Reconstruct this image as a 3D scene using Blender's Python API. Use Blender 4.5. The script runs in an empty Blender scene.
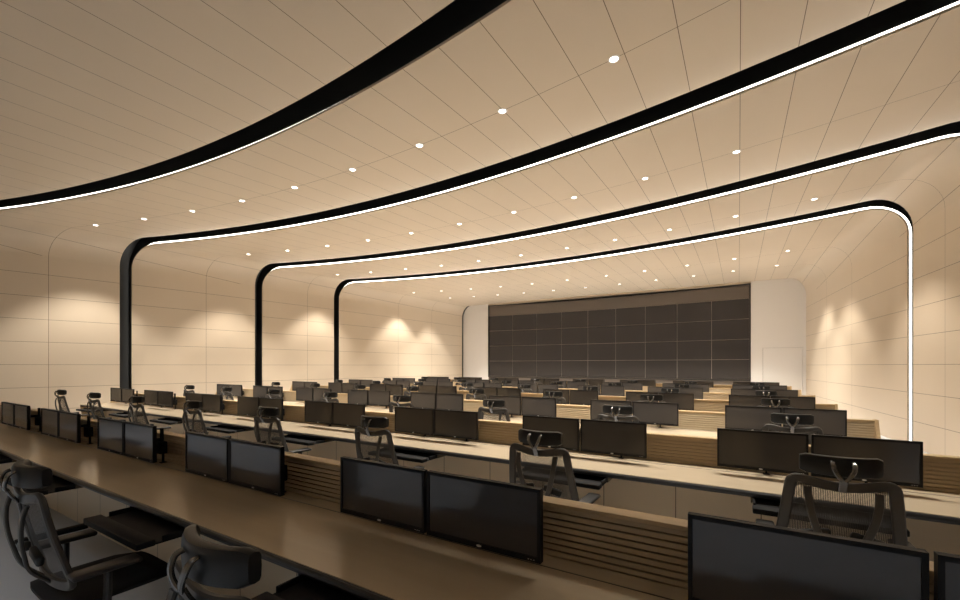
import bpy, bmesh, math, random
from mathutils import Vector, Matrix
random.seed(7)
PI = math.pi
scene = bpy.context.scene
COL = scene.collection

# ------------------------------------------------------------------ layout
CAM_Z = 1.61
TH = 0.5462
X0 = -5.42            # room centre line
RAD = 25.5            # plan radius of the ceiling arcs
LIP_Z = CAM_Z + 3.30  # underside of the ceiling at a slot lip
FIL = 0.60            # cove radius
HW0 = 8.43
LIPS = [3.70, 6.64, 10.10, 13.20]
SLOT_W = 0.25
RISE = 0.13
FRONT_Y = 20.6
BACK_Y = -4.0
DESK_Z = 0.75
PITCH = 2.29
STN = 1.7114
DX0, DX1 = -12.43, 1.335
NROW = 7
ORD = ['first', 'second', 'third', 'fourth', 'fifth', 'sixth', 'seventh', 'eighth', 'ninth', 'tenth', 'eleventh', 'twelfth']

def left_wall(y): return -13.62 - 1.75*math.exp(-max(y, -1)/6.0)
def right_wall(y): return 2.91 - 0.078*(y - 11.85)
def widen(x, y):      # the side walls close in gently towards the far end
    if x >= X0: return X0 + (x-X0)*(right_wall(y)-X0)/HW0
    return x + ((X0-x)/HW0)**4*(left_wall(y)-(X0-HW0))
def arc(x): return -(x - X0) ** 2 / (2 * RAD)

# ------------------------------------------------------------------ materials
def mat(name, col, rough=0.5, metal=0.0, spec=0.5):
    m = bpy.data.materials.new(name); m.use_nodes = True
    b = m.node_tree.nodes['Principled BSDF']
    b.inputs['Base Color'].default_value = (*col, 1)
    b.inputs['Roughness'].default_value = rough
    b.inputs['Metallic'].default_value = metal
    b.inputs['Specular IOR Level'].default_value = spec
    return m
def nd(m, typ, **kw):
    n = m.node_tree.nodes.new(typ)
    for k, v in kw.items(): setattr(n, k, v)
    return n
def lk(m, a, b): m.node_tree.links.new(a, b)
def math_node(m, op, a, b=None, c=None):
    n = nd(m, 'ShaderNodeMath', operation=op)
    for i, v in enumerate((a, b, c)):
        if v is None: continue
        if isinstance(v, (int, float)): n.inputs[i].default_value = v
        else: lk(m, v, n.inputs[i])
    return n.outputs[0]
def noise_col(m, c1, c2, scale, vec=None, detail=3, stretch=None):
    tc = nd(m, 'ShaderNodeTexCoord')
    mp = nd(m, 'ShaderNodeMapping')
    if stretch: mp.inputs['Scale'].default_value = stretch
    lk(m, tc.outputs['Object'], mp.inputs['Vector'])
    n = nd(m, 'ShaderNodeTexNoise'); n.inputs['Scale'].default_value = scale; n.inputs['Detail'].default_value = detail
    lk(m, mp.outputs[0], n.inputs['Vector'])
    mx = nd(m, 'ShaderNodeMix', data_type='RGBA')
    mx.inputs[6].default_value = (*c1, 1); mx.inputs[7].default_value = (*c2, 1)
    lk(m, n.outputs['Fac'], mx.inputs[0])
    return mx.outputs[2], n.outputs['Fac']
def set_base(m, out): lk(m, out, m.node_tree.nodes['Principled BSDF'].inputs['Base Color'])

WALL_C = (0.665, 0.56, 0.435)
JOINT_C = (0.13, 0.085, 0.045)
def panel_material(name, c, pitch, use_v=True, width=0.007):
    """panelled cladding: joints where UV.x is an integer and where UV.y (metres) is zero"""
    m = mat(name, c, 0.42, 0, 0.35)
    base, _ = noise_col(m, tuple(v * 0.97 for v in c), tuple(min(1, v * 1.03) for v in c), 1.3)
    uv = nd(m, 'ShaderNodeUVMap')
    sp = nd(m, 'ShaderNodeSeparateXYZ'); lk(m, uv.outputs[0], sp.inputs[0])
    fr = math_node(m, 'FRACT', math_node(m, 'ADD', sp.outputs['X'], 0.5))
    du = math_node(m, 'MULTIPLY', math_node(m, 'ABSOLUTE', math_node(m, 'SUBTRACT', fr, 0.5)), pitch)
    lu = math_node(m, 'LESS_THAN', du, width / 2)
    lv = math_node(m, 'LESS_THAN', math_node(m, 'ABSOLUTE', sp.outputs['Y']), width / 2)
    fac = math_node(m, 'MAXIMUM', lu, lv)
    mx = nd(m, 'ShaderNodeMix', data_type='RGBA')
    lk(m, fac, mx.inputs[0]); lk(m, base, mx.inputs[6]); mx.inputs[7].default_value = (*JOINT_C, 1)
    set_base(m, mx.outputs[2])
    return m
M_CEIL = panel_material('tan_ceiling_panels', WALL_C, 0.535)
M_WALL = panel_material('tan_wall_panels', WALL_C, 0.555)
M_BLACK = mat('black_slot_metal', (0.013, 0.0125, 0.012), 0.32, 0, 0.6)
M_WHITE = mat('off_white_end_wall', (0.76, 0.73, 0.70), 0.5)
M_REAR = mat('dim_rear_wall', (0.55, 0.48, 0.39), 0.6)
M_FLOOR = mat('grey_carpet', (0.4, 0.41, 0.44), 0.95, 0, 0.1)
c, f = noise_col(M_FLOOR, (0.52, 0.53, 0.56), (0.66, 0.67, 0.69), 160, detail=6); set_base(M_FLOOR, c)
bp = nd(M_FLOOR, 'ShaderNodeBump'); bp.inputs['Strength'].default_value = 0.3; bp.inputs['Distance'].default_value = 0.004
lk(M_FLOOR, f, bp.inputs['Height']); lk(M_FLOOR, bp.outputs[0], M_FLOOR.node_tree.nodes['Principled BSDF'].inputs['Normal'])
M_TOP = mat('tan_worktop', (0.56, 0.45, 0.31), 0.22, 0, 0.5)
c, f = noise_col(M_TOP, (0.52, 0.425, 0.305), (0.58, 0.48, 0.35), 3, stretch=(0.25, 6, 6)); set_base(M_TOP, c)
M_WOOD = mat('light_oak', (0.5, 0.36, 0.2), 0.45)
c, f = noise_col(M_WOOD, (0.44, 0.31, 0.165), (0.55, 0.405, 0.23), 5, stretch=(0.5, 12, 12), detail=5); set_base(M_WOOD, c)
M_SLAT = mat('oak_slats', (0.42, 0.3, 0.17), 0.5)
c, f = noise_col(M_SLAT, (0.45, 0.345, 0.215), (0.58, 0.46, 0.30), 6, stretch=(0.4, 14, 14), detail=5); set_base(M_SLAT, c)
M_EDGE = mat('black_edge_band', (0.02, 0.021, 0.024), 0.28)
M_TRAY = mat('black_tray', (0.010, 0.010, 0.011), 0.7, 0, 0.2)
M_MOD = mat('tan_front_panel', (0.45, 0.37, 0.26), 0.4)
tc = nd(M_MOD, 'ShaderNodeTexCoord'); sp = nd(M_MOD, 'ShaderNodeSeparateXYZ'); lk(M_MOD, tc.outputs['Object'], sp.inputs[0])
fr = math_node(M_MOD, 'FRACT', math_node(M_MOD, 'DIVIDE', math_node(M_MOD, 'ADD', sp.outputs['X'], 30 * 0.595 + 0.855), 0.595))
ln = math_node(M_MOD, 'LESS_THAN', fr, 0.011)
mx = nd(M_MOD, 'ShaderNodeMix', data_type='RGBA'); lk(M_MOD, ln, mx.inputs[0])
mx.inputs[6].default_value = (0.68, 0.57, 0.42, 1); mx.inputs[7].default_value = (0.1, 0.07, 0.045, 1); set_base(M_MOD, mx.outputs[2])
M_BEZEL = mat('black_plastic', (0.007, 0.007, 0.008), 0.5, 0, 0.25)
M_SCREEN = mat('dark_lcd', (0.058, 0.054, 0.053), 0.13, 0, 0.6)
M_BADGE = mat('silver_badge', (0.75, 0.75, 0.75), 0.3, 1.0)
M_CHAIR = mat('charcoal_plastic', (0.022, 0.021, 0.021), 0.45, 0, 0.4)
M_FRAME = mat('grey_frame_plastic', (0.05, 0.046, 0.042), 0.45, 0, 0.4)
M_FABRIC = mat('black_fabric', (0.018, 0.018, 0.019), 0.8, 0, 0.3)
M_PAD = mat('black_leather', (0.009, 0.009, 0.009), 0.38, 0, 0.35)
M_CHROME = mat('satin_chrome', (0.16, 0.155, 0.15), 0.25, 0.9)
M_VIDEO = mat('video_wall_glass', (0.034, 0.030, 0.029), 0.3, 0, 0.5)
M_VSEAM = mat('pale_screen_seam', (0.55, 0.5, 0.44), 0.4)
M_VHEAD = mat('grey_brown_header', (0.13, 0.105, 0.085), 0.5)
# see-through woven mesh of the chair backs
M_MESH = mat('woven_chair_mesh', (0.05, 0.046, 0.042), 0.6)
uv = nd(M_MESH, 'ShaderNodeUVMap'); sp = nd(M_MESH, 'ShaderNodeSeparateXYZ'); lk(M_MESH, uv.outputs[0], sp.inputs[0])
def tri(x, n): return math_node(M_MESH, 'ABSOLUTE', math_node(M_MESH, 'SUBTRACT', math_node(M_MESH, 'FRACT', math_node(M_MESH, 'MULTIPLY', x, n)), 0.5))
hole = math_node(M_MESH, 'LESS_THAN', math_node(M_MESH, 'MAXIMUM', tri(sp.outputs['X'], 150), tri(sp.outputs['Y'], 150)), 0.28)
tr = nd(M_MESH, 'ShaderNodeBsdfTransparent'); ms = nd(M_MESH, 'ShaderNodeMixShader')
lk(M_MESH, hole, ms.inputs[0]); lk(M_MESH, M_MESH.node_tree.nodes['Principled BSDF'].outputs[0], ms.inputs[1]); lk(M_MESH, tr.outputs[0], ms.inputs[2])
lk(M_MESH, ms.outputs[0], M_MESH.node_tree.nodes['Material Output'].inputs[0])
def emit(name, col, s):
    m = bpy.data.materials.new(name); m.use_nodes = True
    b = m.node_tree.nodes['Principled BSDF']
    b.inputs['Base Color'].default_value = (0.8, 0.8, 0.8, 1)
    b.inputs['Emission Color'].default_value = (*col, 1); b.inputs['Emission Strength'].default_value = s
    return m
M_LED = emit('led_strip', (1, 0.94, 0.84), 4.5)
M_LAMP = emit('downlight_lens', (1, 0.96, 0.9), 6.0)

# ------------------------------------------------------------------ mesh helpers
class MB:
    def __init__(s): s.v, s.f, s.uv, s.sm = [], [], {}, set()
    def add(s, verts, faces, M=None, smooth=False):
        o = len(s.v)
        s.v += [tuple(M @ Vector(p)) if M else tuple(p) for p in verts]
        for f in faces:
            if smooth: s.sm.add(len(s.f))
            s.f.append(tuple(i + o for i in f))
    def box(s, x0, x1, y0, y1, z0, z1, bev=0.0, seg=2, M=None):
        if bev <= 0:
            s.add([(x0,y0,z0),(x1,y0,z0),(x1,y1,z0),(x0,y1,z0),(x0,y0,z1),(x1,y0,z1),(x1,y1,z1),(x0,y1,z1)],
                  [(0,3,2,1),(4,5,6,7),(0,1,5,4),(1,2,6,5),(2,3,7,6),(3,0,4,7)], M)
            return
        bm = bmesh.new(); bmesh.ops.create_cube(bm, size=1)
        for v in bm.verts: v.co = Vector(((x0+x1)/2 + v.co.x*(x1-x0), (y0+y1)/2 + v.co.y*(y1-y0), (z0+z1)/2 + v.co.z*(z1-z0)))
        bmesh.ops.bevel(bm, geom=bm.edges[:] , offset=bev, segments=seg, profile=0.5, affect='EDGES')
        s.bm(bm, M)
    def bm(s, bm, M=None, smooth=True):
        bm.verts.index_update()
        s.add([tuple(v.co) for v in bm.verts], [tuple(v.index for v in f.verts) for f in bm.faces], M, smooth)
        bm.free()
    def tube(s, path, prof, closed=False, up=(0,0,1), cap=True, scale=None):
        """sweep a 2-D profile (list of (side, up)) along a path"""
        P = [Vector(p) for p in path]; n = len(P); k = len(prof); V = []; upv = Vector(up)
        for i in range(n):
            if closed: t = P[(i+1) % n] - P[i-1]
            else: t = P[min(i+1, n-1)] - P[max(i-1, 0)]
            t.normalize()
            a = t.cross(upv)
            if a.length < 1e-4: a = t.cross(Vector((1,0,0)))
            a.normalize(); b = a.cross(t)
            sc = scale[i] if scale else 1
            for (u, w) in prof: V.append(P[i] + a*u*sc + b*w*sc)
        F = []
        for i in range(n if closed else n-1):
            j = (i+1) % n
            for q in range(k):
                r = (q+1) % k
                F.append((i*k+q, i*k+r, j*k+r, j*k+q))
        if cap and not closed:
            F.append(tuple(range(k))[::-1]); F.append(tuple((n-1)*k+q for q in range(k)))
        s.add(V, F, None, True)
    def rod(s, path, r, n=10, closed=False, scale=None, up=(0,0,1)):
        s.tube(path, [(r*math.cos(2*PI*i/n), r*math.sin(2*PI*i/n)) for i in range(n)], closed, up, True, scale)
    def cyl(s, c, r0, r1, h, n=20, M=None):
        V = [(c[0]+r0*math.cos(2*PI*i/n), c[1]+r0*math.sin(2*PI*i/n), c[2]) for i in range(n)] + \
            [(c[0]+r1*math.cos(2*PI*i/n), c[1]+r1*math.sin(2*PI*i/n), c[2]+h) for i in range(n)]
        F = [(i, (i+1) % n, n+(i+1) % n, n+i) for i in range(n)] + [tuple(range(n))[::-1], tuple(range(n, 2*n))]
        s.add(V, F, M, True)
    def extrude_x(s, prof, x0, x1):
        """closed (y,z) outline swept along x"""
        n = len(prof)
        V = [(x0, y, z) for y, z in prof] + [(x1, y, z) for y, z in prof]
        F = [(i, (i+1) % n, n+(i+1) % n, n+i) for i in range(n)] + [tuple(range(n))[::-1], tuple(range(n, 2*n))]
        s.add(V, F)
    def build(s, name, m, parent=None, autosmooth=True, loc=None):
        me = bpy.data.meshes.new(name)
        me.from_pydata(s.v, [], s.f); me.update()
        me.materials.append(m)
        bm = bmesh.new(); bm.from_mesh(me)
        if not s.uv: bmesh.ops.recalc_face_normals(bm, faces=bm.faces[:])
        bm.to_mesh(me); bm.free()
        for i, p in enumerate(me.polygons): p.use_smooth = i in s.sm
        if s.sm:
            try: me.set_sharp_from_angle(angle=math.radians(38))
            except Exception: pass
        if s.uv:
            l = me.uv_layers.new(name='UVMap')
            for pi, uvs in s.uv.items():
                for li, q in zip(me.polygons[pi].loop_indices, uvs): l.data[li].uv = q
        o = bpy.data.objects.new(name, me); COL.objects.link(o)
        if parent: o.parent = parent
        if loc: o.location = loc
        return o
def tag(o, label, cat, group=None, kind=None):
    if label: o['label'] = label
    if cat: o['category'] = cat
    if group: o['group'] = group
    if kind: o['kind'] = kind
    return o
def struct(o): o['kind'] = 'structure'; return o
def empty(name, loc=(0,0,0), rz=0):
    o = bpy.data.objects.new(name, None); COL.objects.link(o); o.location = loc; o.rotation_euler = (0,0,rz)
    o.empty_display_size = 0.1
    return o
KIDS = {}
def copy_tree(o, parent=None):
    c = o.copy(); COL.objects.link(c)
    if parent is not None: c.parent = parent
    for ch in list(o.children): copy_tree(ch, c)
    return c

# ------------------------------------------------------------------ room shell
# cross-section samples: (region, x0 (at reference half width), z, normal x, normal z, u)
def profile():
    P = []
    xl, xr = X0 - HW0, X0 + HW0; zt = LIP_Z
    NW = 8
    L = [('L', xl, (zt-FIL)*i/NW, -1, 0, ((zt-FIL)*i/NW - 0.52)/0.555) for i in range(NW+1)]
    C = []
    nf = 10
    for i in range(nf+1):
        a = PI/2*i/nf
        x = xl + FIL - FIL*math.cos(a); z = zt - FIL + FIL*math.sin(a)
        C.append(('C', x, z, -math.cos(a), math.sin(a), ((xl+FIL) - FIL*(PI/2-a) - 0.015)/0.535))
    n = 60
    for i in range(1, n):
        x = xl + FIL + (xr-xl-2*FIL)*i/n
        C.append(('C', x, zt, 0, 1, (x-0.015)/0.535))
    for i in range(nf+1):
        a = PI/2*(1-i/nf)
        x = xr - FIL + FIL*math.cos(a); z = zt - FIL + FIL*math.sin(a)
        C.append(('C', x, z, math.cos(a), math.sin(a), ((xr-FIL) + FIL*(PI/2-a) - 0.015)/0.535))
    R = [('R', xr, (zt-FIL)*(1-i/NW), 1, 0, ((zt-FIL)*(1-i/NW) - 0.52)/0.555) for i in range(NW+1)]
    return L, C, R
PL, PC, PR = profile()
def surf(p, ap, rise=0.0, off=0.0, flat=None):
    """point of the tunnel at apex station ap; off = distance outward; flat = blend to a straight section"""
    _, x, z, nx, nz, u = p
    xs = x
    for _ in range(4):
        k = arc(xs)
        if flat is not None: k *= (1-flat)
        y = ap + k
        xs = widen(x, y)
    return Vector((xs + nx*off, y, z + nz*off + rise*max(nz, 0)))
def uv_u(p, v):       # ceiling joints run parallel to the room axis
    return p[5] + ((v[0]-p[1])/0.535 if p[0] == 'C' else 0)
SEGS = [  # start apex, end apex, rise at start, rise at end, joint apexes, flat start, flat end
    (BACK_Y, LIPS[0]-SLOT_W, 0.09, 0.09, [0.6], 1, 0),
    (LIPS[0], LIPS[1]-SLOT_W, 0, RISE, [5.11], 0, 0),
    (LIPS[1], LIPS[2]-SLOT_W, 0, RISE, [8.40], 0, 0),
    (LIPS[2], LIPS[3]-SLOT_W, 0, RISE, [11.78], 0, 0),
    (LIPS[3], FRONT_Y, 0, RISE, [16.03, 18.15], 0, 1)]
def shell(pr, name, m):
    mb = MB()
    for (a0, a1, r0, r1, joints, f0, f1) in SEGS:
        # rows: station list with joint reference
        bounds = [a0] + [(joints[i]+joints[i+1])/2 for i in range(len(joints)-1)] + [a1]
        for ji, jt in enumerate(joints):
            b0, b1 = bounds[ji], bounds[ji+1]
            n = 6
            rows = []
            for i in range(n+1):
                ap = b0 + (b1-b0)*i/n
                t = (ap-a0)/(a1-a0)
                rows.append((ap, r0+(r1-r0)*t, f0+(f1-f0)*t if (f0 or f1) else None))
            o = len(mb.v); k = len(pr)
            for (ap, ri, fl) in rows:
                # a straight end section keeps every point in the room
                for p in pr:
                    mb.v.append(tuple(surf(p, ap, ri, 0, fl)))
            for i in range(n):
                for q in range(k-1):
                    mb.sm.add(len(mb.f))
                    q0, q1, q2, q3 = o+i*k+q, o+i*k+q+1, o+(i+1)*k+q+1, o+(i+1)*k+q
                    mb.uv[len(mb.f)] = [(uv_u(pr[q], mb.v[q0]), rows[i][0]-jt), (uv_u(pr[q+1], mb.v[q1]), rows[i][0]-jt), (uv_u(pr[q+1], mb.v[q2]), rows[i+1][0]-jt), (uv_u(pr[q], mb.v[q3]), rows[i+1][0]-jt)]
                    mb.f.append((o+i*k+q, o+i*k+q+1, o+(i+1)*k+q+1, o+(i+1)*k+q))
        # panel edges: 30 mm thick returns at both ends of the segment
        for (ap, ri, fl) in ((a0, r0, f0 or None), (a1, r1, f1 or None)):
            o = len(mb.v); k = len(pr)
            for off in (0, 0.03):
                for p in pr: mb.v.append(tuple(surf(p, ap, ri, off, fl)))
            for q in range(k-1):
                mb.uv[len(mb.f)] = [(0.5, 5)]*4
                mb.f.append((o+q, o+q+1, o+k+q+1, o+k+q))
    return struct(mb.build(name, m))
shell(PL, 'wall_left', M_WALL); shell(PC, 'ceiling', M_CEIL); shell(PR, 'wall_right', M_WALL)
ALLP = PL + PC[1:] + PR[1:]
def ribbon(mb, pts_a, pts_b, smooth=True):
    o = len(mb.v); k = len(pts_a)
    mb.v += [tuple(p) for p in pts_a] + [tuple(p) for p in pts_b]
    for q in range(k-1):
        if smooth: mb.sm.add(len(mb.f))
        mb.f.append((o+q, o+q+1, o+k+q+1, o+k+q))
BACKSET = 0.074
for i, lip in enumerate(LIPS):
    mb = MB()
    near = lip - SLOT_W; rn = 0.09 if i == 0 else RISE
    A = [surf(p, near, rn, 0.0) for p in ALLP]
    B = [surf(p, near, 0, 0.45) for p in ALLP]
    Cc = [surf(p, lip+BACKSET, 0, 0.45) for p in ALLP]
    D = [surf(p, lip+BACKSET, 0, 0.028) for p in ALLP]
    E_ = [surf(p, lip+0.002, 0, 0.028) for p in ALLP]
    ribbon(mb, A, B); ribbon(mb, B, Cc); ribbon(mb, Cc, D); ribbon(mb, D, E_)
    struct(mb.build('trim_%d' % (i+1), M_BLACK))
    led = MB()
    y1 = lip + BACKSET - 0.002; y0 = y1 - 0.012
    q = [[surf(p, yy, 0, of) for p in ALLP] for yy, of in ((y0, 0.031), (y0, 0.088), (y1, 0.088), (y1, 0.031))]
    for a in range(4): ribbon(led, q[a], q[(a+1) % 4])
    o = led.build('light_line', M_LED)
    tag(o, 'white glowing light line in %s black arch counting towards the video wall' % ORD[i], 'light', 'light lines along the arches')
# floor, end walls
mb = MB(); mb.box(-18.5, 7.0, BACK_Y-0.3, FRONT_Y+1.6, -0.1, 0); struct(mb.build('floor', M_FLOOR))
mb = MB(); mb.box(-18.5, 7.0, BACK_Y-0.25, BACK_Y-0.02, 0, 5.6); struct(mb.build('wall_back', M_REAR))
# front wall: end cap of the tunnel with the opening for the video wall
VX0, VX1 = -11.98, 0.42
VZ0, VZ1 = 0.97, CAM_Z + 3.36
cap = []
for p in ALLP:
    v = surf(p, FRONT_Y, RISE, 0.02, 1); cap.append((v.x, v.z))
def cap_z(x):
    best = None
    for (x0, z0), (x1, z1) in zip(cap, cap[1:]):
        if min(x0, x1) <= x <= max(x0, x1) and abs(x1-x0) > 1e-6:
            z = z0 + (z1-z0)*(x-x0)/(x1-x0)
            if best is None or z > best: best = z
    return best
def slab(mb, outline, y0, y1):
    n = len(outline)
    V = [(x, y0, z) for x, z in outline] + [(x, y1, z) for x, z in outline]
    F = [tuple(range(n)), tuple(range(2*n-1, n-1, -1))] + [(i, (i+1) % n, n+(i+1) % n, n+i) for i in range(n)]
    mb.add(V, F)
mb = MB()
lo = [(x, z) for x, z in cap if x < VX0-1e-3]
slab(mb, [(VX0, 0)] + lo + [(VX0, cap_z(VX0))], FRONT_Y, FRONT_Y+0.12)
ro = [(x, z) for x, z in cap if x > VX1+1e-3]
DRX0, DRX1, DRZ = 0.83, 2.12, 2.32
slab(mb, [(VX1, cap_z(VX1))] + ro + [(DRX1, 0), (DRX1, DRZ), (DRX0, DRZ), (DRX0, 0), (VX1, 0)], FRONT_Y, FRONT_Y+0.12)
struct(mb.build('wall_front', M_WHITE))
mb = MB()
mid = [(x, z) for x, z in cap if VX0 < x < VX1 and z > 3]
slab(mb, [(VX0, VZ1), (VX0, cap_z(VX0))] + mid + [(VX1, cap_z(VX1)), (VX1, VZ1)], FRONT_Y, FRONT_Y+0.12)
struct(mb.build('trim_6', mat('tan_bulkhead', (0.45, 0.36, 0.26), 0.5)))
mb = MB(); mb.box(DRX0+0.008, DRX1-0.008, FRONT_Y+0.012, FRONT_Y+0.06, 0.006, DRZ-0.008, 0.003, 1)
struct(mb.build('door_1', M_WHITE))
# black reveal on the left edge of the end wall
mb = MB()
half = [p for p in ALLP if p[1] < X0 - HW0 + FIL*0.95]
prev = None
for y0, y1 in ((FRONT_Y-0.1, FRONT_Y+0.01),):
    ribbon(mb, [surf(p, y0, RISE, -0.012, 1) for p in half], [surf(p, y1, RISE, -0.012, 1) for p in half])
    ribbon(mb, [surf(p, y0, RISE, 0.0, 1) for p in half], [surf(p, y0, RISE, -0.012, 1) for p in half])
struct(mb.build('trim_5', M_BLACK))

# ------------------------------------------------------------------ video wall (concave in plan)
SAG = 0.42; VC = (VX0+VX1)/2; VH = (VX1-VX0)/2
def vy(x): return FRONT_Y + 0.02 + SAG*(1-((x-VC)/VH)**2)
vw = empty('video_wall', (VC, FRONT_Y, 0))
tag(vw, 'wide dark curved video wall of tiled screens on the far end wall', 'video wall')
def vpart(name, m, x0, x1, z0, z1, depth, front=0.0, n=8):
    mb = MB()
    xs = [x0 + (x1-x0)*i/n for i in range(n+1)]
    V = []
    for x in xs:
        for (dy, z) in ((-front, z0), (-front, z1), (depth, z1), (depth, z0)): V.append((x-VC, vy(x)-FRONT_Y+dy, z))
    F = []
    for i in range(n):
        for q in range(4): F.append((i*4+q, i*4+(q+1) % 4, (i+1)*4+(q+1) % 4, (i+1)*4+q))
    F += [(3,2,1,0), tuple(n*4+q for q in range(4))]
    mb.add(V, F)
    return mb.build(name, m, vw)
HEAD = 0.60
vpart('backing', M_VSEAM, VX0+0.04, VX1-0.04, VZ0+0.04, VZ1-HEAD, 0.02, -0.022, 24)
vpart('header_panel', M_VHEAD, VX0+0.05, VX1-0.05, VZ1-HEAD, VZ1-0.06, 0.03, 0.0, 24)
# casing
vpart('casing_top', M_BLACK, VX0, VX1, VZ1-0.06, VZ1, 0.1, 0.05, 24)
vpart('casing_bottom', M_BLACK, VX0, VX1, VZ0, VZ0+0.05, 0.1, 0.05, 24)
vpart('casing_side', M_BLACK, VX0, VX0+0.05, VZ0+0.05, VZ1-0.06, 0.1, 0.05, 1)
vpart('casing_side', M_BLACK, VX1-0.05, VX1, VZ0+0.05, VZ1-0.06, 0.1, 0.05, 1)
vpart('plinth_panel', M_VHEAD, VX0, VX1, 0.0, VZ0, 0.1, -0.01, 24)
NCOL, NR = 9, 4
cw = (VX1-VX0-0.1)/NCOL; rh = (VZ1-HEAD-VZ0-0.05)/NR
for i in range(NCOL):
    for j in range(NR):
        xa = VX0+0.05+i*cw; za = VZ0+0.05+j*rh
        g = 0.008
        vpart('screen_panel', M_VIDEO, xa+g, xa+cw-g, za+g, za+rh-g, 0.02, 0.0, 2)
# wall behind the curved screen
mb = MB(); mb.box(VX0-0.3, VX1+0.3, FRONT_Y+0.6, FRONT_Y+0.7, 0, 5.6); mb.box(VX0-0.3, VX0-0.02, FRONT_Y+0.12, FRONT_Y+0.6, 0, 5.6); mb.box(VX1+0.02, VX1+0.3, FRONT_Y+0.12, FRONT_Y+0.6, 0, 5.6)
struct(mb.build('wall_recess', M_REAR))

# ------------------------------------------------------------------ downlights
LROWS = [
 (5.11, [-13.17, -11.67, -10.17, -8.67, -7.17, -5.67, -4.17, -2.67, -1.17, 0.33], 'in the ceiling strip between the first and second light lines'),
 (8.40, [-12.68, -11.30, -9.90, -8.52, -7.12, -5.68, -4.22, -2.82, -1.44, -0.03], 'in the ceiling strip between the second and third light lines'),
 (11.78, [-12.71, -11.36, -9.96, -8.57, -7.18, -5.70, -4.22, -2.84, -1.47, -0.06, 1.31], 'in the ceiling strip between the third and fourth light lines'),
 (16.03, [-12.75, -11.4, -10.0, -8.62, -7.22, -5.75, -4.22, -2.85, -1.47, -0.12, 1.22], 'in the first row beyond the fourth light line'),
 (18.15, [-12.35, -11.1, -9.87, -8.56, -7.13, -5.68, -4.23, -2.80, -1.45, -0.17, 1.1], 'in the row beside the video wall')]
SPOT_W = 430.0
proto_l = None
REAR_FILL = [-12.7, -11.2, -9.7, -8.2, -6.7, -5.2, -3.7, -2.2, -0.7, 0.8, 2.3]  # unseen downlights added behind the camera to light front chairs and floor
lamp = bpy.data.lights.new('downlight_beam', 'SPOT')
lamp.energy = SPOT_W; lamp.color = (1.0, 0.93, 0.82); lamp.spot_size = math.radians(91); lamp.spot_blend = 0.5; lamp.shadow_soft_size = 0.05
def ceil_z(ap):
    for (a0, a1, r0, r1, *_r) in SEGS:
        if a0 <= ap <= a1: return LIP_Z + r0 + (r1-r0)*(ap-a0)/(a1-a0)
for (ap, xs, where) in LROWS:
    n = len(xs)
    for i, x in enumerate(xs):
        y = ap + arc(x)
        if ap > 14: y = ap + arc(x)*(1-(ap-13.2)/(FRONT_Y-13.2)*0.35)
        z = ceil_z(ap)
        if proto_l is None:
            t = empty('downlight')
            mb = MB(); N = 24
            ring = [(0.045, 0.0), (0.045, -0.006), (0.064, -0.004), (0.066, 0.0)]
            V = [(r*math.cos(2*PI*k/N), r*math.sin(2*PI*k/N), zz) for r, zz in ring for k in range(N)]
            F = [(a*N+k, a*N+(k+1) % N, (a+1)*N+(k+1) % N, (a+1)*N+k) for a in range(3) for k in range(N)]
            mb.add(V, F, None, True); mb.build('trim_ring', M_WHITE, t)
            mb = MB(); mb.cyl((0,0,-0.005), 0.045, 0.045, 0.004, 24); mb.build('lens', M_LAMP, t)
            L = bpy.data.objects.new('downlight_beam', lamp); COL.objects.link(L); L.parent = t; L.location = (0,0,-0.03)
            proto_l = t
        else: t = copy_tree(proto_l)
        t.location = (x, y, z - 0.002)
        tag(t, 'round white downlight, %s from the left wall, %s' % (ORD[i], where.replace('in the ceiling strip ', '').replace('in the ', 'in ')), 'light', 'recessed ceiling downlights')

narrow_lamp = lamp.copy(); narrow_lamp.spot_size = math.radians(80); narrow_lamp.spot_blend = 0.6
for o in [q for q in bpy.data.objects if q.type == 'LIGHT' and q.parent and q.parent.location.y < 5.6 and q.parent.location.x > -12.5]:
    if 'first and second' in o.parent['label']: o.data = narrow_lamp
rear_fill_lamp = lamp.copy(); rear_fill_lamp.color = (0.82, 0.91, 1.0); rear_fill_lamp.energy = 140; rear_fill_lamp.spot_size = math.radians(76); rear_fill_lamp.spot_blend = 0.6  # cool fill beam for the added rear downlights
for i, x in enumerate(REAR_FILL):
    t = copy_tree(proto_l); t.location = (x, -2.0, LIP_Z + 0.09 - 0.002)
    for ch in t.children:
        if ch.type == 'LIGHT': ch.data = rear_fill_lamp
    tag(t, 'added unseen downlight, %s from the right wall, in the ceiling behind the rearmost desk row' % ORD[len(REAR_FILL)-1-i], 'light', 'recessed ceiling downlights')
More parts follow.
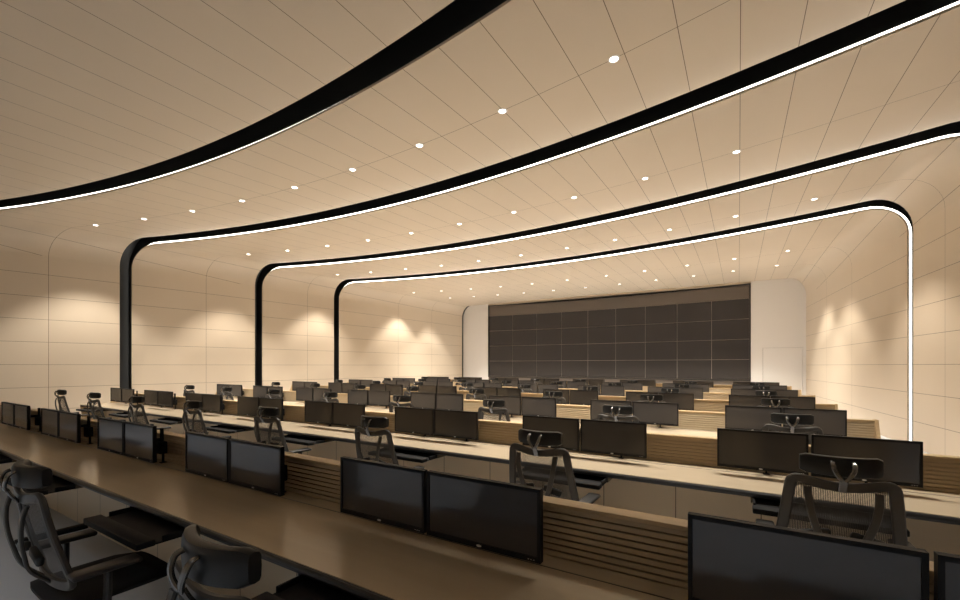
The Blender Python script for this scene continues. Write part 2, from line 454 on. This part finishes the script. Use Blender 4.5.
# ------------------------------------------------------------------ desks
def station_x(i): return -0.1465 + (i-7)*STN + 0.588      # centre of a monitor pair
TRAYW = 0.72
def make_desk(k):
    oy = k*PITCH
    t = empty('control_desk', ((DX0+DX1)/2, oy+1.5, 0))
    cx, cy = (DX0+DX1)/2, 1.5
    x0, x1 = DX0-cx, DX1-cx
    Y = lambda y: y-cy
    mb = MB(); mb.box(x0+0.03, x1-0.03, Y(1.176), Y(1.81), 0.718, DESK_Z); mb.build('worktop', M_TOP, t)
    mb = MB(); pr = [(Y(1.176), 0.747), (Y(1.166), 0.745), (Y(1.158), 0.738), (Y(1.155), 0.728), (Y(1.158), 0.716), (Y(1.168), 0.708), (Y(1.20), 0.706), (Y(1.20), 0.718), (Y(1.176), 0.718)]
    mb.extrude_x(pr, x0+0.03, x1-0.03); mb.build('edge_band', M_EDGE, t)
    mb = MB(); mb.box(x0+0.03, x1-0.03, Y(1.697), Y(1.704), DESK_Z, DESK_Z+0.0012); mb.build('cable_channel', M_EDGE, t)
    mb = MB(); mb.box(x0+0.03, x1-0.03, Y(1.588), Y(1.61), 0.0, 0.718); mb.build('front_panel', M_MOD, t)
    # slatted screen behind the monitors
    prof = [(Y(1.87), 0.02), (Y(1.87), 0.975), (Y(1.82), 0.975)]
    z = 0.972
    while z > DESK_Z + 0.005:
        z1 = max(z-0.0185, DESK_Z); z2 = max(z-0.0285, DESK_Z)
        prof += [(Y(1.814), z), (Y(1.808), z1+0.002), (Y(1.810), z1), (Y(1.834), z1), (Y(1.834), z2)]
        z = z2
    prof += [(Y(1.834), 0.02)]
    mb = MB(); mb.extrude_x(prof, x0+0.03, x1-0.03); mb.build('slat_screen', M_SLAT, t)
    mb = MB(); mb.box(x0+0.03, x1-0.03, Y(1.802), Y(1.888), 0.975, 0.992, 0.002, 1); mb.build('screen_cap', M_WOOD, t)
    for s in (0, 1):
        mb = MB(); xa = x0 if s == 0 else x1-0.03
        mb.add([(xa, Y(1.25), 0), (xa, Y(1.895), 0), (xa, Y(1.895), 1.0), (xa, Y(1.79), 1.0), (xa, Y(1.68), 0.752), (xa, Y(1.155), 0.752), (xa, Y(1.155), 0.70)] +
               [(xa+0.03, Y(1.25), 0), (xa+0.03, Y(1.895), 0), (xa+0.03, Y(1.895), 1.0), (xa+0.03, Y(1.79), 1.0), (xa+0.03, Y(1.68), 0.752), (xa+0.03, Y(1.155), 0.752), (xa+0.03, Y(1.155), 0.70)],
               [tuple(range(7))[::-1], tuple(range(7, 14))] + [(i, (i+1) % 7, 7+(i+1) % 7, 7+i) for i in range(7)])
        mb.build('end_panel', M_WOOD, t)
    return t, cx, cy
desks = []
def make_tray(t, x):
    mb = MB(); y0, y1 = 0.94-1.5, 1.46-1.5; w = TRAYW/2
    mb.box(x-w, x+w, y0+0.05, y1, 0.667, 0.675)
    mb.box(x-w, x-w+0.014, y0+0.12, y1, 0.667, 0.702, 0.003, 1); mb.box(x+w-0.014, x+w, y0+0.12, y1, 0.667, 0.702, 0.003, 1)
    mb.box(x-w, x+w, y1-0.014, y1, 0.667, 0.702, 0.003, 1)
    tr = mb.build('keyboard_tray', M_TRAY, t)
    m2 = MB(); m2.box(x-w-0.005, x+w+0.005, y0, y0+0.085, 0.663, 0.698, 0.006, 2); m2.build('wrist_rail', M_TRAY, tr)
    for sx in (-1, 1):
        m3 = MB(); m3.box(x+sx*(w+0.006)-0.005, x+sx*(w+0.006)+0.005, 1.17-1.5, y1, 0.668, 0.705); m3.build('slide_rail', M_CHROME, tr)
def make_foot(t, x):
    mb = MB(); mb.box(x-0.05, x+0.05, 1.10-1.5, 1.585-1.5, 0.0, 0.035, 0.006, 2); ft = mb.build('desk_foot', M_TRAY, t)
    m2 = MB(); m2.box(x-0.006, x+0.006, 1.115-1.5, 1.57-1.5, 0.0345, 0.038); m2.build('foot_inlay', M_CHROME, ft)
for k in range(NROW):
    if k < 2 or True:
        t, cx, cy = make_desk(k)
        t['label'] = 'long tan control desk with slatted oak screen, %s row from the video wall' % ORD[NROW-1-k]
        t['category'] = 'desk'; t['group'] = 'rows of control desks'
        desks.append(t)
        if k == 0: rng = range(3, 8)
        elif k == 1: rng = range(0, 8)
        else: rng = ()
        for i in rng: make_tray(t, station_x(i)-cx)
        if k == 0:
            for i in range(3, 7): make_foot(t, station_x(i)+STN/2-cx)

# ------------------------------------------------------------------ monitors
MW, MH = 0.580, 0.300
def make_monitor():
    t = empty('monitor')
    zb = 0.81-DESK_Z; zt = zb+MH; w = MW/2
    bz, bt, bb = 0.014, 0.015, 0.022
    mb = MB()
    # bezel ring, front at y=0, plus the casing behind
    O = [(-w, zb), (w, zb), (w, zt), (-w, zt)]; I = [(-w+bz, zb+bb), (w-bz, zb+bb), (w-bz, zt-bt), (-w+bz, zt-bt)]
    V = [(x, 0, z) for x, z in O] + [(x, 0, z) for x, z in I] + [(x, 0.007, z) for x, z in I] + [(x, 0.028, z) for x, z in O] + [(x*0.8, 0.045, zb+0.03+(z-zb)*0.8) for x, z in O]
    F = []
    for i in range(4):
        j = (i+1) % 4
        F += [(i, j, 4+j, 4+i), (4+i, 4+j, 8+j, 8+i), (j, i, 12+i, 12+j), (12+j, 12+i, 16+i, 16+j)]
    F.append((16, 17, 18, 19))
    mb.add(V, F); mb.build('casing', M_BEZEL, t)
    mb = MB(); mb.add([(-w+bz, 0.005, zb+bb), (w-bz, 0.005, zb+bb), (w-bz, 0.005, zt-bt), (-w+bz, 0.005, zt-bt)] + [(-w+bz, 0.0068, zb+bb), (w-bz, 0.0068, zb+bb), (w-bz, 0.0068, zt-bt), (-w+bz, 0.0068, zt-bt)],
                      [(0,1,2,3), (7,6,5,4), (0,4,5,1), (1,5,6,2), (2,6,7,3), (3,7,4,0)]); mb.build('screen', M_SCREEN, t)
    mb = MB()
    N = 14
    mb.add([(0.013*math.cos(2*PI*k/N), -0.0012, zb+0.011+0.005*math.sin(2*PI*k/N)) for k in range(N)] + [(0.013*math.cos(2*PI*k/N), 0.001, zb+0.011+0.005*math.sin(2*PI*k/N)) for k in range(N)],
           [tuple(range(N))] + [(k, (k+1) % N, N+(k+1) % N, N+k) for k in range(N)]); mb.build('badge', M_BADGE, t)
    mb = MB()
    for q in range(3): mb.box(w-0.055+q*0.012, w-0.050+q*0.012, -0.001, 0.001, zb+0.009, zb+0.0115)
    mb.build('control_buttons', M_BADGE, t)
    # stand: mount block, arm, column, foot
    mb = MB(); mb.box(-0.05, 0.05, 0.042, 0.06, zb+0.1, zb+0.2, 0.004, 1); mb.box(-0.02, 0.02, 0.058, 0.165, zb+0.128, zb+0.158, 0.004, 1); mb.build('arm', M_TRAY, t)
    mb = MB(); mb.box(0.0, 0.085, 0.13, 0.19, 0.085, 0.19, 0.006, 2); mb.box(0.03, 0.055, 0.15, 0.175, 0.185, 0.31, 0.004, 1); mb.box(0.035, 0.050, 0.165, 0.18, 0.006, 0.09); mb.build('column', M_TRAY, t)
    mb = MB(); mb.box(0.02, 0.065, 0.15, 0.195, 0.002, 0.007, 0.001, 1); mb.build('foot', M_TRAY, t)
    return t
proto = None
for k in range(NROW):
    for i in range(8):
        if k == 0 and i < 2: continue
        for s in (0, 1):
            x = station_x(i) + (-1 if s == 0 else 1)*(MW/2+0.008)
            o = make_monitor() if proto is None else copy_tree(proto)
            if proto is None: proto = o
            o.location = (x, 1.589 + k*PITCH, DESK_Z)
            tag(o, 'black monitor, %s of %s pair from the right wall, %s desk row from video wall' % ('left' if s == 0 else 'right', ORD[7-i], ORD[NROW-1-k]), 'monitor', 'paired monitors on the control desks')

# ------------------------------------------------------------------ chairs
def smooth_path(pts, n=6):
    P = [Vector(p) for p in pts]; out = []
    for i in range(len(P)-1):
        p0, p1, p2, p3 = P[max(i-1, 0)], P[i], P[i+1], P[min(i+2, len(P)-1)]
        for j in range(n):
            t = j/n
            out.append(0.5*((2*p1)+(-p0+p2)*t+(2*p0-5*p1+4*p2-p3)*t*t+(-p0+3*p1-3*p2+p3)*t**3))
    out.append(P[-1]); return out
def back_y(z):      # recline of the back plane
    return -0.195 - 0.20*(z-0.55) + 0.10*(z-0.78)**2*2 - 0.0
def rr(w, h, r=0.006):  # rounded-rectangle profile
    a, b = w/2, h/2
    return [(-a+r, -b), (a-r, -b), (a, -b+r), (a, b-r), (a-r, b), (-a+r, b), (-a, b-r), (-a, -b+r)]
def make_chair():
    t = empty('office_chair')
    # five-star base
    mb = MB()
    for k in range(5):
        a = 2*PI*k/5 + 0.3; d = Vector((math.cos(a), math.sin(a), 0))
        mb.tube([d*0.03+Vector((0,0,0.115)), d*0.15+Vector((0,0,0.105)), d*0.30+Vector((0,0,0.075))], rr(0.05, 0.035), scale=[1.1, 0.9, 0.6])
    mb.cyl((0,0,0.075), 0.05, 0.042, 0.06); mb.build('star_base', M_CHAIR, t)
    for k in range(5):
        a = 2*PI*k/5 + 0.3; c = Vector((math.cos(a)*0.30, math.sin(a)*0.30, 0.03))
        mb = MB()
        for s in (-1, 1):
            M = Matrix.Translation(c) @ Matrix.Rotation(a, 4, 'Z') @ Matrix.Translation((0, s*0.014, 0)) @ Matrix.Rotation(PI/2, 4, 'X')
            mb.cyl((0,0,-0.009), 0.03, 0.03, 0.018, 14, M)
        mb.rod([c+Vector((0,0,0.01)), c+Vector((0,0,0.06))], 0.008, 8)
        mb.build('caster', M_CHAIR, t)
    mb = MB(); mb.cyl((0,0,0.12), 0.03, 0.03, 0.16); mb.cyl((0,0,0.27), 0.02, 0.02, 0.15); mb.build('gas_lift', M_CHROME, t)
    mb = MB(); mb.box(-0.09, 0.09, -0.13, 0.12, 0.405, 0.45, 0.012, 2); mb.build('tilt_mechanism', M_CHAIR, t)
    # seat cushion with waterfall front
    mb = MB(); NX, NY = 12, 12; V = []; F = []
    for lay in (0, 1):
        for j in range(NY+1):
            for i in range(NX+1):
                u = i/NX*2-1; v = j/NY*2-1
                ex = abs(u)**4; ey = abs(v)**4
                x = u*0.25*(1-0.10*ey) ; y = 0.02+v*0.24*(1-0.06*ex)
                edge = max(ex, ey)
                zt = 0.508-0.012*(1-u*u)*(1-v*v) - 0.03*edge - (0.025*max(0, v-0.5)/0.5)
                zb = 0.448 + 0.014*edge
                V.append((x, y, zt if lay else zb))
    R = NX+1; S = R*(NY+1)
    for j in range(NY):
        for i in range(NX):
            q = j*R+i; F.append((q, q+R, q+R+1, q+1)); F.append((S+q, S+q+1, S+q+R+1, S+q+R))
    for i in range(NX): F.append((i, i+1, S+i+1, S+i)); q = NY*R+i; F.append((q+1, q, S+q, S+q+1))
    for j in range(NY): q = j*R; F.append((q+R, q, S+q, S+q+R)); q = j*R+NX; F.append((q, q+R, S+q+R, S+q))
    mb.add(V, F, None, True); mb.build('seat', M_FABRIC, t)
    # back frame: wide flat side rails flaring downwards, dished top rail
    outer = [(-0.236, 0.61), (-0.236, 0.66), (-0.222, 0.80), (-0.208, 0.93), (-0.200, 1.0), (-0.190, 1.022), (-0.165, 1.030), (-0.08, 1.012), (0, 1.004),
             (0.08, 1.012), (0.165, 1.030), (0.190, 1.022), (0.200, 1.0), (0.208, 0.93), (0.222, 0.80), (0.236, 0.66), (0.236, 0.61), (0.21, 0.575), (0.12, 0.56), (0, 0.557), (-0.12, 0.56), (-0.21, 0.575)]
    loop = [Vector((x, back_y(z) - 0.03*(abs(x)/0.23)**2*-1, z)) for x, z in outer]
    loop = [p for p in smooth_path(loop+[loop[0]], 3)][:-1]
    mb = MB(); mb.tube(loop, rr(0.050, 0.024, 0.006), closed=True, up=(0, 1, 0)); 
    # rails: profile 'side' runs in the plane of the back because up is +y
    mb.build('back_frame', M_FRAME, t)
    mb = MB(); NX, NY = 10, 12; o = 0
    def half(z):
        pts = [(0.56, 0.19), (0.60, 0.23), (0.66, 0.236), (0.80, 0.222), (0.93, 0.208), (1.0, 0.2), (1.02, 0.19)]
        for (a, b), (c, d) in zip(pts, pts[1:]):
            if a <= z <= c: return b+(d-b)*(z-a)/(c-a)
        return 0.18
    for j in range(NY+1):
        z = 0.565+(1.012-0.565)*j/NY
        for i in range(NX+1):
            u = i/NX*2-1; x = u*half(z)
            zz = z - (0.02*(1-abs(u)) if j == NY else 0)
            mb.v.append((x, back_y(zz)+0.03*u*u+0.004, zz))
    for j in range(NY):
        for i in range(NX):
            q = j*(NX+1)+i
            mb.uv[len(mb.f)] = [(mb.v[w][0]+1, mb.v[w][2]) for w in (q, q+1, q+NX+2, q+NX+1)]
            mb.sm.add(len(mb.f)); mb.f.append((q, q+1, q+NX+2, q+NX+1))
    mb.build('back_mesh', M_MESH, t)
    for s in (-1, 1):
        pts = [(s*0.135, back_y(1.0)-0.012, 0.992), (s*0.132, back_y(0.93)-0.035, 0.93), (s*0.118, back_y(0.84)-0.05, 0.84), (s*0.092, back_y(0.74)-0.055, 0.74), (s*0.06, back_y(0.64)-0.05, 0.64), (s*0.035, -0.17, 0.53), (s*0.03, -0.10, 0.43)]
        mb = MB(); mb.tube(smooth_path(pts, 5), rr(0.034, 0.014, 0.004), up=(0, 1, 0)); mb.build('back_strut', M_FRAME, t)
        mb = MB(); M = Matrix.Translation((s*0.1, back_y(0.72)-0.022, 0.725)) @ Matrix.Rotation(s*0.25, 4, 'Y')
        mb.box(-0.065, 0.065, -0.014, 0.014, -0.024, 0.024, 0.011, 3, M); mb.build('lumbar_pad', M_PAD, t)
    # headrest
    mb = MB(); N = 14; prof = []
    V = []; F = []; K = 12
    for i in range(N+1):
        u = i/N*2-1; x = u*0.16
        yb = -0.285 + 0.055*u*u
        tap = 1-0.22*max(0, abs(u)-0.86)/0.14
        for k in range(K):
            a = 2*PI*k/K; ca, sa = math.cos(a), math.sin(a)
            e = 0.55
            V.append((x, yb + 0.022*math.copysign(abs(ca)**e, ca)*tap, 1.118 + 0.055*math.copysign(abs(sa)**e, sa)*tap - 0.03*(ca > 9)))
    for i in range(N):
        for k in range(K): F.append((i*K+k, i*K+(k+1) % K, (i+1)*K+(k+1) % K, (i+1)*K+k))
    F += [tuple(range(K))[::-1], tuple(N*K+k for k in range(K))]
    mb.add(V, F, None, True); hr = mb.build('headrest', M_PAD, t)
    mb = MB()
    mb.tube(smooth_path([(0, back_y(1.0)-0.012, 0.985), (0, -0.312, 1.03), (0, -0.325, 1.06)], 4), rr(0.034, 0.014, 0.004), up=(0, 1, 0))
    for s in (-1, 1):
        mb.tube(smooth_path([(s*0.004, -0.325, 1.05), (s*0.022, -0.333, 1.075), (s*0.036, -0.333, 1.105), (s*0.04, -0.322, 1.135), (s*0.038, -0.304, 1.145)], 4), rr(0.02, 0.012, 0.004), up=(0, 1, 0))
    mb.build('headrest_bracket', M_CHROME, t)
    for s in (-1, 1):
        mb = MB(); mb.tube(smooth_path([(s*0.08, -0.03, 0.43), (s*0.2, -0.04, 0.425), (s*0.280, -0.06, 0.46), (s*0.292, -0.06, 0.55), (s*0.29, -0.06, 0.635)], 5), rr(0.05, 0.022, 0.006), up=(0, 1, 0.01)); mb.build('armrest_post', M_CHAIR, t)
        mb = MB(); mb.box(s*0.29-0.045, s*0.29+0.045, -0.19, 0.06, 0.628, 0.656, 0.012, 3); mb.build('armrest_pad', M_CHAIR, t)
    return t
cproto = None
for k in range(NROW):
    for i in range(8):
        if k == 0 and i not in (5, 6): continue
        o = make_chair() if cproto is None else copy_tree(cproto)
        if cproto is None: cproto = o
        jr = random.uniform(-0.04, 0.04)
        x, y, rz = station_x(i)+0.02+random.uniform(-0.01, 0.01), 0.905+k*PITCH+random.uniform(-0.012, 0.012), jr
        o.scale = (1.08, 1.08, 0.965)
        o.location = (x, y, 0); o.rotation_euler = (0, 0, rz)
        tag(o, 'black mesh office chair, %s from the right wall, at %s desk row from video wall' % (ORD[7-i], ORD[NROW-1-k]), 'chair', 'office chairs at the control desks')

# ------------------------------------------------------------------ camera and view
cam = bpy.data.cameras.new('camera'); co = bpy.data.objects.new('camera', cam); COL.objects.link(co)
co.location = (0, 0, CAM_Z); co.rotation_euler = (PI/2, 0, TH)
cam.sensor_fit = 'HORIZONTAL'; cam.sensor_width = 36; cam.lens = 36*425.6/960; cam.shift_y = 65.5/960
cam.clip_start = 0.02; cam.clip_end = 100
scene.camera = co
w = bpy.data.worlds.new('world'); scene.world = w; w.use_nodes = True
w.node_tree.nodes['Background'].inputs[0].default_value = (0, 0, 0, 1)
scene.view_settings.view_transform = 'Standard'; scene.view_settings.look = 'None'
scene.view_settings.gamma = 1; scene.view_settings.use_curve_mapping = False
scene.view_settings.exposure = 0.1
scene.cycles.use_denoising = True
